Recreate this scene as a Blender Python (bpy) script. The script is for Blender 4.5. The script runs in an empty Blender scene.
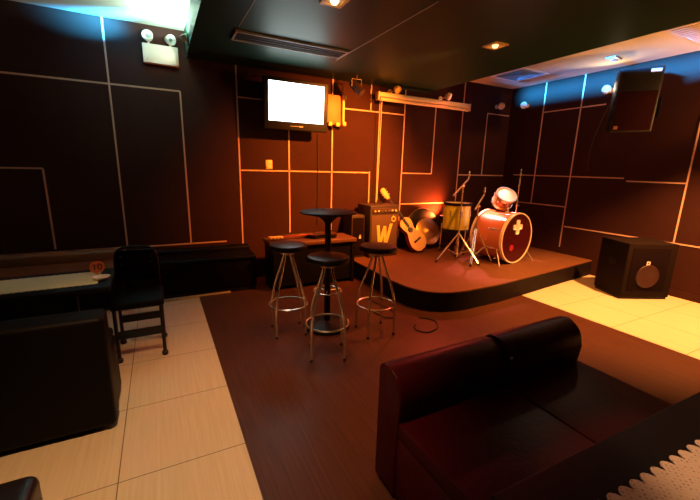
import bpy, bmesh, math, random
from math import sin, cos, pi, radians, sqrt, atan2
from mathutils import Vector, Matrix
random.seed(7)
sc = bpy.context.scene
col = sc.collection

# ------------------------------------------------------------------ camera
def cam_basis(yaw, pitch, roll):
    f = Vector((sin(yaw)*cos(pitch), cos(yaw)*cos(pitch), -sin(pitch)))
    r = Vector((cos(yaw), -sin(yaw), 0)); d = f.cross(r)
    c, s = cos(roll), sin(roll)
    return c*r+s*d, -s*r+c*d, f
r_, d_, f_ = cam_basis(.4831, .2223, -.0251)
cd = bpy.data.cameras.new('camera'); cam = bpy.data.objects.new('camera', cd); col.objects.link(cam)
M = Matrix.Identity(4)
for i in range(3):
    M[i][0] = r_[i]; M[i][1] = -d_[i]; M[i][2] = -f_[i]
M[2][3] = 1.5
cam.matrix_world = M
cd.sensor_width = 36; cd.lens = 362.2/700*36; cd.clip_start = .05
sc.camera = cam

# ------------------------------------------------------------------ world, exposure, big lights
w = bpy.data.worlds.new('world'); sc.world = w; w.use_nodes = True
bg = w.node_tree.nodes['Background']; bg.inputs[0].default_value = (.5, .3, .25, 1); bg.inputs[1].default_value = .0015
vs = sc.view_settings
vs.view_transform = 'Standard'; vs.look = 'None'; vs.gamma = 1; vs.use_curve_mapping = False; vs.exposure = 0.0

def aim(o, to):
    o.rotation_euler = (Vector(to)-o.location).to_track_quat('-Z', 'Y').to_euler()
def spot(name, loc, to, power, color, angle, blend=.5, size=.05):
    l = bpy.data.lights.new(name, 'SPOT'); l.energy = power; l.color = color
    l.spot_size = radians(angle); l.spot_blend = blend; l.shadow_soft_size = size
    o = bpy.data.objects.new(name, l); o.location = loc; aim(o, to); col.objects.link(o); return o
def area(name, loc, to, power, color, sx, sy, spread=180):
    l = bpy.data.lights.new(name, 'AREA'); l.shape = 'RECTANGLE'; l.size = sx; l.size_y = sy
    l.energy = power; l.color = color; l.spread = radians(spread)
    o = bpy.data.objects.new(name, l); o.location = loc; aim(o, to); col.objects.link(o); return o

XR, YB, XL, YF, ZC, ZS = 5.73, 4.83, -3.2, -3.0, 2.94, 2.67
# recessed lamps of the dark bulkhead, then an added wash on the wall
spot('bulkhead_beam', (1.22, 2.66, 2.60), (1.5, 3.0, 0), 75, (1, .27, .045), 84, .7, .06)
spot('bulkhead_beam', (2.93, 2.73, 2.60), (3.1, 3.6, .2), 260, (1, .27, .03), 100, .4, .06)
spot('bulkhead_beam', (2.80, 2.85, 2.60), (2.30, 4.83, 1.45), 1250, (1, .22, .02), 80, .9, .06)  # extra wash brightening the back wall, not a lamp of its own
# ceiling lamps over the pale tiles, plus a spot added for the corner table
spot('tile_beam', (4.75, 1.2, 2.86), (4.75, 1.9, 0), 1500, (1, .36, .09), 78, .6)
spot('tile_beam', (-.1, 1.0, 2.86), (.08, 1.8, 0), 265, (1, .51, .22), 62, .9)
spot('table_fill', (1.75, .2, 2.60), (1.6, .2, .7), 80, (1, .50, .26), 34, .6)  # added to brighten the lace runner
# cool strip and uplight, with added lights for left wall, emergency box and ceiling
area('blue_band_light', (3.84, 3.3, 2.86), (5.73, 3.3, 2.79), 62, (.012, .33, 1), 2.6, .03, 13)
area('blue_band_light', (.36, 4.28, 2.82), (-.40, 4.83, 2.90), 26, (.02, .42, 1), .2, .03, 24)  # added to give the left wall its blue band, no fitting here
spot('left_edge_beam', (.31, 4.33, 2.76), (.28, 4.33, 2.95), 60, (.62, 1, .84), 168, .2, .03)
spot('left_edge_beam', (.26, 4.33, 2.74), (.12, 4.76, 2.66), 5, (1, .95, .72), 42, .4, .02)  # small spot added to brighten the emergency light box
spot('ceiling_fill', (5.56, 3.10, 2.66), (4.6, 2.9, 2.92), 12, (1, .66, .36), 150, .5, .05)  # warm fill added for the raised ceiling, in place of floor bounce
spot('ceiling_fill', (5.54, 1.24, 1.95), (4.8, 2.6, 2.94), 140, (1, .42, .12), 120, .6, .06)  # added fill, stronger orange towards the right end of the ceiling
# red stage light behind the drums, pink spots on the kit
spot('stage_beam', (4.20, 4.66, .80), (4.02, 4.83, 1.0), 190, (1, .15, .025), 150, .9)
spot('kit_beam', (4.16, 4.53, 2.57), (4.38, 3.74, .98), 1500, (1, .46, .40), 19, .6)
spot('red_beam', (4.16, 4.54, 2.57), (1.0, 3.2, 0), 150, (1, .08, .05), 76, .4, .05)
spot('kit_beam', (5.30, 4.64, 2.55), (4.3, 3.75, .9), 300, (1, .16, .14), 24, .6)

# ------------------------------------------------------------------ materials
MATS = {}
def mat(name, color, rough=.6, metal=0., bump=0., bscale=40., var=0., vscale=6., spec=.5, emit=None, estr=0., stretch=(1, 1, 1), coat=0.):
    if name in MATS: return MATS[name]
    m = bpy.data.materials.new(name); m.use_nodes = True; MATS[name] = m
    nt = m.node_tree; N = nt.nodes; L = nt.links; b = N['Principled BSDF']
    b.inputs['Base Color'].default_value = (*color, 1); b.inputs['Roughness'].default_value = rough
    b.inputs['Metallic'].default_value = metal; b.inputs['Specular IOR Level'].default_value = spec
    b.inputs['Coat Weight'].default_value = coat; b.inputs['Coat Roughness'].default_value = .1
    tc = N.new('ShaderNodeTexCoord'); mp = N.new('ShaderNodeMapping'); mp.inputs['Scale'].default_value = stretch
    L.new(tc.outputs['Object'], mp.inputs[0])
    if var:
        n = N.new('ShaderNodeTexNoise'); n.inputs['Scale'].default_value = vscale; n.inputs['Detail'].default_value = 5
        L.new(mp.outputs[0], n.inputs['Vector'])
        mx = N.new('ShaderNodeMix'); mx.data_type = 'RGBA'
        mx.inputs[6].default_value = (*[max(0, c*(1-var)) for c in color], 1); mx.inputs[7].default_value = (*[min(1, c*(1+var)) for c in color], 1)
        L.new(n.outputs[0], mx.inputs[0]); L.new(mx.outputs[2], b.inputs['Base Color'])
    if bump:
        n2 = N.new('ShaderNodeTexNoise'); n2.inputs['Scale'].default_value = bscale; n2.inputs['Detail'].default_value = 4
        L.new(mp.outputs[0], n2.inputs['Vector'])
        bp = N.new('ShaderNodeBump'); bp.inputs['Strength'].default_value = bump; bp.inputs['Distance'].default_value = .01
        L.new(n2.outputs[0], bp.inputs['Height']); L.new(bp.outputs[0], b.inputs['Normal'])
    if emit:
        b.inputs['Emission Color'].default_value = (*emit, 1); b.inputs['Emission Strength'].default_value = estr
    return m
wall_m = mat('dark wall paint', (.036, .0115, .0085), .75, bump=.05, bscale=30, var=.25, vscale=2.5, spec=.12)
ceil_m = mat('white ceiling paint', (.62, .58, .50), .85, var=.04)
slab_m = mat('dark green grey ceiling paint', (.010, .036, .025), .45, var=.1, spec=.2)
slab_m.node_tree.nodes['Principled BSDF'].inputs['Specular Tint'].default_value = (.65, 1, .78, 1)
strip_m = mat('pale inlay strip', (.66, .42, .31), .45, var=.05)
chrome = mat('chrome', (.92, .86, .76), .24, .9, var=.03)
steel = mat('brushed steel', (.6, .58, .55), .3, 1, var=.05)
blackmetal = mat('black metal', (.007, .007, .007), .4, var=.2, spec=.25)
blackplast = mat('black plastic', (.007, .007, .008), .45, spec=.25, bump=.05, bscale=200)
vinyl = mat('black vinyl', (.008, .005, .005), .35, bump=.12, bscale=60, spec=.3)
leather = mat('dark oxblood leather', (.045, .002, .0042), .42, bump=.18, bscale=45, var=.2, spec=.12)
brownleather = mat('brown leather', (.20, .08, .03), .42, bump=.12, bscale=45, var=.15)
blackleather = mat('black leather', (.004, .003, .003), .5, bump=.1, bscale=45, spec=.08)
tolex = mat('black tolex', (.035, .022, .018), .55, bump=.3, bscale=180)
carpet = mat('stage carpet', (.13, .045, .013), .65, bump=.25, bscale=160, var=.25, vscale=5)
stageside = mat('stage skirting in shade', (.008, .004, .004), .7, spec=.15, bump=.05)  # shade on the stage front is put into this black
blackwood = mat('black wood', (.005, .004, .004), .5, var=.2, spec=.1)
white_p = mat('white plastic', (.88, .87, .80), .4, var=.02)
cream_p = mat('cream plastic', (.80, .68, .45), .45, var=.02)
orange_lit = mat('orange-lit metal', (.36, .15, .025), .5, var=.05)  # orange light on the wall box is put into its base colour
yellow_p = mat('yellow plastic', (.85, .62, .16), .45, var=.02)
orange_c = mat('orange card', (1, .24, .09), .6, var=.03)
cloth_b = mat('black speaker cloth', (.008, .004, .005), .9, spec=.05, bump=.2, bscale=300)
cone_m = mat('woofer cone', (.03, .006, .008), .55)
bulb_m = mat('lamp glass lit', (1, .8, .5), .3, emit=(1, .62, .30), estr=9)
bulb_r = mat('red lamp glass lit', (1, .3, .2), .3, emit=(1, .16, .10), estr=2.2)
led_b = mat('cool lamp glass lit', (.7, .9, 1), .3, emit=(.6, .92, 1), estr=14)
screen_m = mat('lit screen', (.02, .02, .02), .3, emit=(.86, 1, .98), estr=6)
sparkle = mat('amber burst lacquer', (.60, .58, .05), .22, var=.45, vscale=3, coat=.6)
redlac = mat('orange red lacquer', (.50, .15, .06), .25, var=.25, vscale=3, coat=.6)
drumhead = mat('dark red drum head', (.045, .004, .006), .25, var=.15)
whitehead = mat('white drum head', (.85, .78, .72), .5, var=.03)
hoopm = mat('pale hoop', (.80, .66, .50), .3, var=.04)
cymbal_m = mat('cymbal bronze', (.62, .38, .16), .34, 1, var=.1)
spruce = mat('pale spruce', (.80, .55, .26), .4, var=.12, vscale=8, stretch=(1, 8, 1))
redwood = mat('red lacquered wood', (.32, .035, .022), .3, var=.2)
tan_m = mat('maple', (.78, .50, .16), .4, var=.08)
rubber = mat('black rubber', (.01, .01, .01), .7)
grillo = mat('grille white metal', (.70, .62, .52), .4)
bluewhite = mat('pale diffuser metal', (.22, .32, .40), .4)

def tile_mat():
    m = bpy.data.materials.new('cream tile'); m.use_nodes = True; nt = m.node_tree; N = nt.nodes; L = nt.links; b = N['Principled BSDF']
    tc = N.new('ShaderNodeTexCoord'); sp = N.new('ShaderNodeSeparateXYZ'); L.new(tc.outputs['Object'], sp.inputs[0])
    def mt(op, a, bb=None):
        n = N.new('ShaderNodeMath'); n.operation = op
        for i, v in enumerate((a, bb)):
            if v is None: continue
            if isinstance(v, (int, float)): n.inputs[i].default_value = v
            else: L.new(v, n.inputs[i])
        return n.outputs[0]
    def line(o, off):
        a = mt('ADD', o, off); a = mt('DIVIDE', a, .6); a = mt('FRACT', a); a = mt('SUBTRACT', a, .5); a = mt('ABSOLUTE', a)
        return mt('GREATER_THAN', a, .4958)
    g = mt('MAXIMUM', line(sp.outputs[0], 60.29), line(sp.outputs[1], 60-1.78))
    mp = N.new('ShaderNodeMapping'); mp.inputs['Scale'].default_value = (60, 2.2, 1); L.new(tc.outputs['Object'], mp.inputs[0])
    n = N.new('ShaderNodeTexNoise'); n.inputs['Scale'].default_value = 1.2; n.inputs['Detail'].default_value = 6; L.new(mp.outputs[0], n.inputs[0])
    mx = N.new('ShaderNodeMix'); mx.data_type = 'RGBA'; mx.inputs[6].default_value = (.52, .42, .27, 1); mx.inputs[7].default_value = (.70, .60, .42, 1); L.new(n.outputs[0], mx.inputs[0])
    m2 = N.new('ShaderNodeMix'); m2.data_type = 'RGBA'; L.new(g, m2.inputs[0]); L.new(mx.outputs[2], m2.inputs[6]); m2.inputs[7].default_value = (.16, .11, .06, 1)
    L.new(m2.outputs[2], b.inputs['Base Color']); b.inputs['Roughness'].default_value = .42; b.inputs['Specular IOR Level'].default_value = .35
    return m
def wood_mat():
    m = bpy.data.materials.new('dark wood floor'); m.use_nodes = True; nt = m.node_tree; N = nt.nodes; L = nt.links; b = N['Principled BSDF']
    tc = N.new('ShaderNodeTexCoord'); mp = N.new('ShaderNodeMapping'); mp.inputs['Scale'].default_value = (55, 1.6, 1); L.new(tc.outputs['Object'], mp.inputs[0])
    n = N.new('ShaderNodeTexNoise'); n.inputs['Scale'].default_value = 1.4; n.inputs['Detail'].default_value = 7; L.new(mp.outputs[0], n.inputs[0])
    mx = N.new('ShaderNodeMix'); mx.data_type = 'RGBA'; mx.inputs[6].default_value = (.022, .008, .005, 1); mx.inputs[7].default_value = (.115, .040, .019, 1); L.new(n.outputs[0], mx.inputs[0])
    L.new(mx.outputs[2], b.inputs['Base Color']); b.inputs['Roughness'].default_value = .38; b.inputs['Specular IOR Level'].default_value = .25
    bp = N.new('ShaderNodeBump'); bp.inputs['Strength'].default_value = .12; bp.inputs['Distance'].default_value = .004; L.new(n.outputs[0], bp.inputs['Height']); L.new(bp.outputs[0], b.inputs['Normal'])
    return m
def lace_mat(name, c0, c1, s):
    m = bpy.data.materials.new(name); m.use_nodes = True; nt = m.node_tree; N = nt.nodes; L = nt.links; b = N['Principled BSDF']
    tc = N.new('ShaderNodeTexCoord'); mp = N.new('ShaderNodeMapping'); mp.inputs['Scale'].default_value = (s, s, s); mp.inputs['Rotation'].default_value = (0, 0, .785)
    L.new(tc.outputs['Object'], mp.inputs[0])
    v = N.new('ShaderNodeTexVoronoi'); v.inputs['Scale'].default_value = 1; v.inputs['Randomness'].default_value = .25; L.new(mp.outputs[0], v.inputs['Vector'])
    rp = N.new('ShaderNodeValToRGB'); rp.color_ramp.elements[0].position = .10; rp.color_ramp.elements[0].color = (*c1, 1); rp.color_ramp.elements[1].position = .30; rp.color_ramp.elements[1].color = (*c0, 1)
    L.new(v.outputs['Distance'], rp.inputs[0]); L.new(rp.outputs[0], b.inputs['Base Color']); b.inputs['Roughness'].default_value = .8
    bp = N.new('ShaderNodeBump'); bp.inputs['Strength'].default_value = .6; bp.inputs['Distance'].default_value = .003; L.new(v.outputs['Distance'], bp.inputs['Height']); L.new(bp.outputs[0], b.inputs['Normal'])
    return m
tile_m, wood_m = tile_mat(), wood_mat()
lace_m = lace_mat('cream crochet lace', (.88, .70, .48), (.30, .17, .09), 80)
lace_g = lace_mat('pale green woven lace', (.86, .86, .50), (.62, .62, .34), 90)

# ------------------------------------------------------------------ mesh helpers
def nbm(): return bmesh.new()
def xf(verts, loc=(0, 0, 0), rot=None):
    for v in verts:
        if rot is not None: v.co = rot @ v.co
        v.co += Vector(loc)
def box(bm, lo, hi, bev=0., seg=3, rot=None, piv=None):
    g = bmesh.ops.create_cube(bm, size=1); vs_ = g['verts']
    s = [hi[i]-lo[i] for i in range(3)]; c = [(hi[i]+lo[i])/2 for i in range(3)]
    for v in vs_: v.co = Vector((v.co.x*s[0], v.co.y*s[1], v.co.z*s[2]))+Vector(c)
    if bev:
        es = list({e for v in vs_ for e in v.link_edges})
        r = bmesh.ops.bevel(bm, geom=es, offset=bev, segments=seg, affect='EDGES', profile=.5)
        vs_ = list({v for f in r['faces'] for v in f.verts} | {v for v in vs_ if v.is_valid})
    if rot is not None:
        p = Vector(piv or c)
        for v in vs_: v.co = rot @ (v.co-p)+p
    return vs_
def tube(bm, pts, r, n=8, cap=True, closed=False):
    pts = [Vector(p) for p in pts]; k = len(pts); rings = []
    rad = r if isinstance(r, (list, tuple)) else [r]*k
    prev = None
    for i, p in enumerate(pts):
        if closed: t = pts[(i+1) % k]-pts[i-1]
        else: t = pts[min(i+1, k-1)]-pts[max(i-1, 0)]
        t.normalize()
        u = prev-t*prev.dot(t) if prev is not None else t.orthogonal()
        if u.length < 1e-6: u = t.orthogonal()
        u.normalize(); prev = u; v = t.cross(u)
        rings.append([bm.verts.new(p+(u*cos(2*pi*j/n)+v*sin(2*pi*j/n))*rad[i]) for j in range(n)])
    for i in range(k if closed else k-1):
        a, b = rings[i], rings[(i+1) % k]
        for j in range(n): bm.faces.new((a[j], a[(j+1) % n], b[(j+1) % n], b[j]))
    if cap and not closed:
        bm.faces.new(list(reversed(rings[0]))); bm.faces.new(rings[-1])
    return [v for q in rings for v in q]
def lathe(bm, prof, n=32, loc=(0, 0, 0), rot=None):
    rings = []; out = []
    for r, z in prof:
        if r < 1e-5: q = [bm.verts.new((0, 0, z))]
        else: q = [bm.verts.new((r*cos(2*pi*j/n), r*sin(2*pi*j/n), z)) for j in range(n)]
        rings.append(q); out += q
    for a, b in zip(rings, rings[1:]):
        for j in range(n):
            k = (j+1) % n
            if len(a) == 1 and len(b) == 1: continue
            if len(a) == 1: bm.faces.new((a[0], b[k], b[j]))
            elif len(b) == 1: bm.faces.new((a[j], a[k], b[0]))
            else: bm.faces.new((a[j], a[k], b[k], b[j]))
    xf(out, loc, rot); return out
def prism(bm, poly, z0, z1, rot=None, loc=(0, 0, 0), bev=0.):
    a = [bm.verts.new((x, y, z0)) for x, y in poly]; b = [bm.verts.new((x, y, z1)) for x, y in poly]; n = len(poly)
    bm.faces.new(list(reversed(a))); top = bm.faces.new(b)
    for i in range(n): bm.faces.new((a[i], a[(i+1) % n], b[(i+1) % n], b[i]))
    vs_ = a+b
    if bev:
        r = bmesh.ops.bevel(bm, geom=list(top.edges), offset=bev, segments=2, affect='EDGES', profile=.5)
        vs_ = list({v for v in vs_ if v.is_valid} | {v for f in r['faces'] for v in f.verts})
    xf(vs_, loc, rot); return vs_
def ring(bm, c, R, r, n=36, m=8, rot=None):
    pts = [(R*cos(2*pi*i/n), R*sin(2*pi*i/n), 0) for i in range(n)]
    v = tube(bm, pts, r, m, closed=True); xf(v, c, rot); return v
def smooth_path(pts, k=8):
    pts = [Vector(p) for p in pts]; out = []
    P = [pts[0]]+pts+[pts[-1]]
    for i in range(1, len(P)-2):
        for j in range(k):
            t = j/k; a, b, c, d = P[i-1], P[i], P[i+1], P[i+2]
            out.append(.5*((2*b)+(c-a)*t+(2*a-5*b+4*c-d)*t*t+(3*b-a-3*c+d)*t**3))
    out.append(pts[-1]); return out
def obj(name, bm, m, parent=None, smooth=40, loc=None):
    bmesh.ops.remove_doubles(bm, verts=bm.verts, dist=1e-5)
    bmesh.ops.recalc_face_normals(bm, faces=bm.faces)
    me = bpy.data.meshes.new(name); bm.to_mesh(me); bm.free()
    me.materials.append(m)
    if smooth: me.shade_smooth(); me.set_sharp_from_angle(angle=radians(smooth))
    o = bpy.data.objects.new(name, me); col.objects.link(o)
    if parent: o.parent = parent
    if loc: o.location = loc
    return o
def thing(name, label, cat, loc=(0, 0, 0), rotz=0, group=None):
    o = bpy.data.objects.new(name, None); o.empty_display_size = .1; col.objects.link(o)
    o.location = loc; o.rotation_euler = (0, 0, rotz); o['label'] = label; o['category'] = cat
    if group: o['group'] = group
    return o
def tag(o, label, cat, group=None):
    o['label'] = label; o['category'] = cat
    if group: o['group'] = group
    return o
def dup(root, loc, rotz, label=None, group=None):
    r = root.copy(); col.objects.link(r); r.location = loc; r.rotation_euler = (0, 0, rotz)
    if label: r['label'] = label
    if group: r['group'] = group
    for ch in list(root.children):
        c = ch.copy(); col.objects.link(c); c.parent = r
        for g in list(ch.children):
            d = g.copy(); col.objects.link(d); d.parent = c
    return r
def struct(name, bm, m, smooth=0):
    o = obj(name, bm, m, None, smooth); o['kind'] = 'structure'; return o
def bx(lo, hi, bev=0., seg=3):
    b = nbm(); box(b, lo, hi, bev, seg); return b
Rx = lambda a: Matrix.Rotation(a, 3, 'X')
Ry = lambda a: Matrix.Rotation(a, 3, 'Y')
Rz = lambda a: Matrix.Rotation(a, 3, 'Z')
def frame_rot(zdir, up=(0, 0, 1)):           # local z -> zdir, local y as close to up as can be
    z = Vector(zdir).normalized(); y = Vector(up)-z*Vector(up).dot(z)
    if y.length < 1e-4: y = z.orthogonal()
    y.normalize(); x = y.cross(z)
    return Matrix((x, y, z)).transposed()

# ------------------------------------------------------------------ setting
struct('floor', bx((XL, YF, -.1), (XR, YB, 0)), tile_m)
struct('floor.001', bx((.31, YF, 0), (3.91, YB, .004)), wood_m)
struct('wall_back', bx((XL-.1, YB, -.1), (XR+.1, YB+.1, ZC+.1)), wall_m)
struct('wall_right', bx((XR, YF-.1, -.1), (XR+.1, YB, ZC+.1)), wall_m)
struct('wall_left', bx((XL-.1, YF-.1, -.1), (XL, YB, ZC+.1)), wall_m)
struct('wall_front', bx((XL, YF-.1, -.1), (XR, YF, ZC+.1)), wall_m)
struct('ceiling', bx((XL, YF, ZC), (XR, YB, ZC+.1)), ceil_m)
struct('ceiling.001', bx((.38, YF, ZS), (3.80, YB, ZC)), slab_m)

tn = [0]
def trim(b, m=strip_m):
    tn[0] += 1; return struct('trim_%d' % tn[0], b, m)
W = .0085
def bv(x, z0, z1): trim(bx((x-W, YB-.006, z0), (x+W, YB, z1)))
def bh(z, x0, x1): trim(bx((x0, YB-.006, z-W), (x1, YB, z+W)))
def rv(y, z0, z1): trim(bx((XR-.006, y-W, z0), (XR, y+W, z1)))
def rh(z, y0, y1): trim(bx((XR-.006, y0, z-W), (XR, y1, z+W)))
bv(-.385, .54, ZC); bh(2.305, -1.45, .295); bv(.295, .54, 2.305); bh(.535, -.34, .72)
bh(1.42, -2.0, -1.047); bv(-1.047, .57, 1.42)
bv(.925, .03, ZS); bh(2.312, .925, 3.415); bh(1.44, .925, 2.83); bv(2.83, .9, 1.456)
bv(1.575, .6, 2.312); bv(2.205, .6, ZS); bv(2.815, 2.312, ZS); bv(3.415, .4, ZS)
bv(2.968, .8, 2.55); bv(4.016, 1.44, 2.5); bh(1.442, 3.43, 4.016); bh(.955, 3.43, 4.45)
bv(4.595, .5, ZC); bh(1.432, 4.6, 5.72); bv(5.165, 1.44, 2.485); bh(2.485, 5.165, 5.70)
rv(4.175, .98, ZC); rh(2.475, 3.2, 4.175); rv(3.555, .33, ZC); rh(1.455, 2.80, 4.6)
rh(1.417, 2.10, 2.76); rh(.98, 3.555, 4.44); rh(.67, 1.6, 3.53); rv(2.10, .68, 2.19); rh(2.19, 1.5, 2.11)
# joints of the dark bulkhead
tr_m = mat('grey joint trim', (.35, .38, .33), .5)
trim(bx((1.86, 2.3, ZS-.004), (1.868, 4.0, ZS)), tr_m)
trim(bx((.715, 2.3, ZS-.004), (.722, 3.55, ZS)), tr_m)
struct('baseboard_right', bx((XR-.015, -1, 0), (XR, 2.85, .09)), wall_m)

# stage platform
def arc(cx, cy, R, a0, a1, n=14): return [(cx+R*cos(radians(a0+(a1-a0)*i/n)), cy+R*sin(radians(a0+(a1-a0)*i/n))) for i in range(n+1)]
poly = [(2.36, YB-.002), (2.34, 3.6)]
for i in range(1, 13):
    t = i/12; p0, p1, p2, p3 = (2.34, 3.6), (2.30, 3.05), (2.40, 2.74), (2.90, 2.735)
    poly.append(tuple((1-t)**3*a+3*(1-t)**2*t*b+3*(1-t)*t*t*c+t**3*d for a, b, c, d in zip(p0, p1, p2, p3)))
poly += [(3.45, 2.755), (4.5, 2.88), (XR-.002, 3.02), (XR-.002, YB-.002)]
st = thing('stage_platform', 'low rounded-corner stage platform with brown top carrying the drum kit', 'stage', (0, 0, .004))
b = nbm(); prism(b, poly, .0, .21); obj('skirt', b, stageside, st, 30)
b = nbm(); prism(b, poly, .21, .226, bev=.006); obj('deck', b, carpet, st, 30)
SZ = .231

# ------------------------------------------------------------------ stools and high table
def make_stool():
    t = thing('bar_stool', '', 'bar stool', (0, 0, 0), 0, 'chrome bar stools around the high table')
    b = nbm(); lathe(b, [(0, .775), (.14, .775), (.160, .780), (.170, .793), (.170, .812), (.160, .826), (.12, .834), (0, .838)], 40); obj('seat', b, vinyl, t)
    b = nbm(); lathe(b, [(0, .738), (.055, .738), (.08, .755), (.085, .775), (0, .775)], 24); obj('seat_plate', b, chrome, t)
    for k in range(4):
        a = k*pi/2; p = [(.035, .745), (.042, .73), (.082, .61), (.125, .50), (.158, .40), (.176, .30), (.183, .20), (.186, 0.012)]
        b = nbm(); tube(b, smooth_path([(r*cos(a), r*sin(a), z) for r, z in p], 5), .0108, 10)
        l = obj('leg', b, chrome, t)
        b = nbm(); lathe(b, [(0, 0), (.012, 0), (.0125, .015), (.011, .02), (0, .02)], 10, (.186*cos(a), .186*sin(a), 0)); obj('foot_cap', b, rubber, l)
    b = nbm(); ring(b, (0, 0, .27), .172, .009); obj('foot_ring', b, chrome, t)
    return t
ZF = .004
s = make_stool(); s.location = (.965, 3.03, ZF); s.rotation_euler.z = radians(38); s['label'] = 'chrome bar stool with black round seat, left of the high table'
dup(s, (1.12, 2.50, ZF), radians(25), 'chrome bar stool with black round seat, nearest the camera in front of the high table')
dup(s, (1.70, 2.70, ZF), radians(40), 'chrome bar stool with black round seat, right of the high table near the stage')

t = thing('high_table', 'tall round black bar table on a single pole between three stools', 'table', (1.335, 2.985, ZF))
b = nbm(); lathe(b, [(0, 1.065), (.10, 1.065), (.235, 1.092), (.255, 1.099), (.255, 1.107), (.247, 1.112), (0, 1.112)], 8*6); obj('table_top', b, blackwood, t)
b = nbm(); lathe(b, [(0, .04), (.032, .04), (.030, .08), (.028, 1.0), (.05, 1.03), (.09, 1.062), (0, 1.064)], 20); obj('pole', b, blackmetal, t)
b = nbm(); lathe(b, [(0, 0), (.215, 0), (.22, .01), (.215, .03), (.15, .05), (.05, .065), (0, .066)], 40); obj('base', b, blackmetal, t)
b = nbm(); ring(b, (0, 0, .36), .13, .008); 
for k in range(3): tube(b, [(.02*cos(k*2.094), .02*sin(k*2.094), .36), (.13*cos(k*2.094), .13*sin(k*2.094), .36)], .006, 6)
obj('foot_ring', b, chrome, t)

# ------------------------------------------------------------------ right sofa + table with lace
t = thing('loveseat', 'dark oxblood leather two-seat sofa in the foreground with its back to the stage', 'sofa', (0, 0, ZF))
b = nbm(); box(b, (.85, .59, .02), (2.15, 1.13, .33), .008, 2); obj('base', b, leather, t)
for x0, x1 in ((.849, 1.528), (1.530, 2.151)):
    b = nbm(); box(b, (x0, .585, .331), (x1, 1.13, .405), .009, 4); obj('seat_cushion', b, leather, t)
for x0, x1, dz, dy in ((.842, 1.505, 0, 0), (1.507, 2.125, .014, -.012)):
    prof = [(1.285+dy, .02), (1.285+dy, .60+dz)]
    q0, q1, q2, q3 = (1.285+dy, .60+dz), (1.27+dy, .66+dz), (1.10+dy, .66+dz), (1.105+dy, .50+dz)
    for k in range(1, 15):
        u = k/14; prof.append(tuple((1-u)**3*a+3*(1-u)**2*u*b_+3*(1-u)*u*u*c+u**3*d for a, b_, c, d in zip(q0, q1, q2, q3)))
    prof += [(1.118+dy, .40), (1.118+dy, .02)]
    b = nbm(); n_ = len(prof)
    A = [b.verts.new((x0, y, z)) for y, z in prof]; B = [b.verts.new((x1, y, z)) for y, z in prof]
    fa = b.faces.new(A); fb = b.faces.new(list(reversed(B)))
    for k in range(n_): b.faces.new((A[k], B[k], B[(k+1) % n_], A[(k+1) % n_]))
    bmesh.ops.bevel(b, geom=list(fa.edges)+list(fb.edges), offset=.012, segments=3, affect='EDGES', profile=.5)
    obj('back_cushion', b, leather, t)
b = nbm(); lathe(b, [(0, 0), (.009, 0), (.009, .006), (0, .008)], 12, (1.515, 1.098, .575), Rx(pi/2)); obj('button', b, steel, t)
for x, y in ((.92, .68), (2.08, .68), (.92, 1.22), (2.08, 1.22)):
    b = nbm(); lathe(b, [(0, 0), (.025, 0), (.028, .021), (0, .021)], 14, (x, y, 0)); obj('foot', b, blackplast, t)

t = thing('side_table', 'black low table in the bottom right foreground, partly under a lace runner', 'table', (1.4, .22, ZF), radians(-1.6))
TX0, TX1, TY0, TY1 = -.72, .95, -.30, .265
b = nbm(); box(b, (TX0, TY0, .655), (TX1, TY1, .692), .006); obj('table_top', b, blackwood, t)
for x in (TX0+.06, TX1-.06):
    for y in (TY0+.06, TY1-.06):
        b = nbm(); box(b, (x-.02, y-.02, 0), (x+.02, y+.02, .656), .003); obj('leg', b, blackwood, t)
b = nbm(); box(b, (TX0+.05, TY1-.05, .58), (TX1-.05, TY1-.03, .656)); obj('apron', b, blackwood, t)
def lace(x0, x1, y0, y1, sc_, th=.004, per=.03):
    P = []
    def edge(ax, ay, bx_, by_, nx, ny):
        L_ = sqrt((bx_-ax)**2+(by_-ay)**2); n = max(2, int(round(L_/per)))
        for i in range(n):
            for j in range(6):
                tt = (i+j/6)/n; o = max(0, sin(pi*j/6))**.6*sc_
                P.append((ax+(bx_-ax)*tt+nx*o, ay+(by_-ay)*tt+ny*o))
    edge(x0, y0, x1, y0, 0, -1); edge(x1, y0, x1, y1, 1, 0); edge(x1, y1, x0, y1, 0, 1); edge(x0, y1, x0, y0, -1, 0)
    b = nbm(); prism(b, P, 0, th); return b
o = obj('lace_runner', lace(-.52, .9, -.25, .112, .026, .004, .05), lace_m, None, 0, (1.4, .22, .6975)); o.rotation_euler.z = radians(-1.6)
tag(o, 'cream crocheted lace runner with scalloped edge in the bottom right corner', 'table runner')

# ------------------------------------------------------------------ left tables, sofa and chairs
t = thing('dining_table', 'long black table with a pale lace runner at the left wall', 'table', (-1.2, 2.86, 0), radians(2.5))
b = nbm(); box(b, (-.75, -.23, .69), (.86, .26, .725), .006); obj('table_top', b, blackwood, t)
for x in (-.55, .62):
    b = nbm(); box(b, (x-.03, -.03, .02), (x+.03, .03, .69)); obj('column', b, blackmetal, t)
    b = nbm(); box(b, (x-.05, -.2, 0), (x+.05, .2, .025), .006); obj('foot', b, blackmetal, t)
o = obj('lace_runner', lace(-.7, .78, -.145, .165, .008, .004, .035), lace_g, None, 0, (-1.2, 2.86, .726)); o.rotation_euler.z = radians(2.5)
tag(o, 'pale green lace runner along the black table beside the left wall', 'table runner')
t = thing('ashtray', 'small white dish at the runner end in front of the number sign', 'dish', (-.395, 2.83, .7315))
b = nbm(); lathe(b, [(0, 0), (.03, 0), (.045, .008), (.052, .02), (.048, .02), (.04, .01), (0, .006)], 28); obj('bowl', b, white_p, t)
t = thing('number_sign', 'round orange table sign reading 10 standing behind the white dish', 'sign', (-.425, 2.925, .7318), radians(12))
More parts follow.
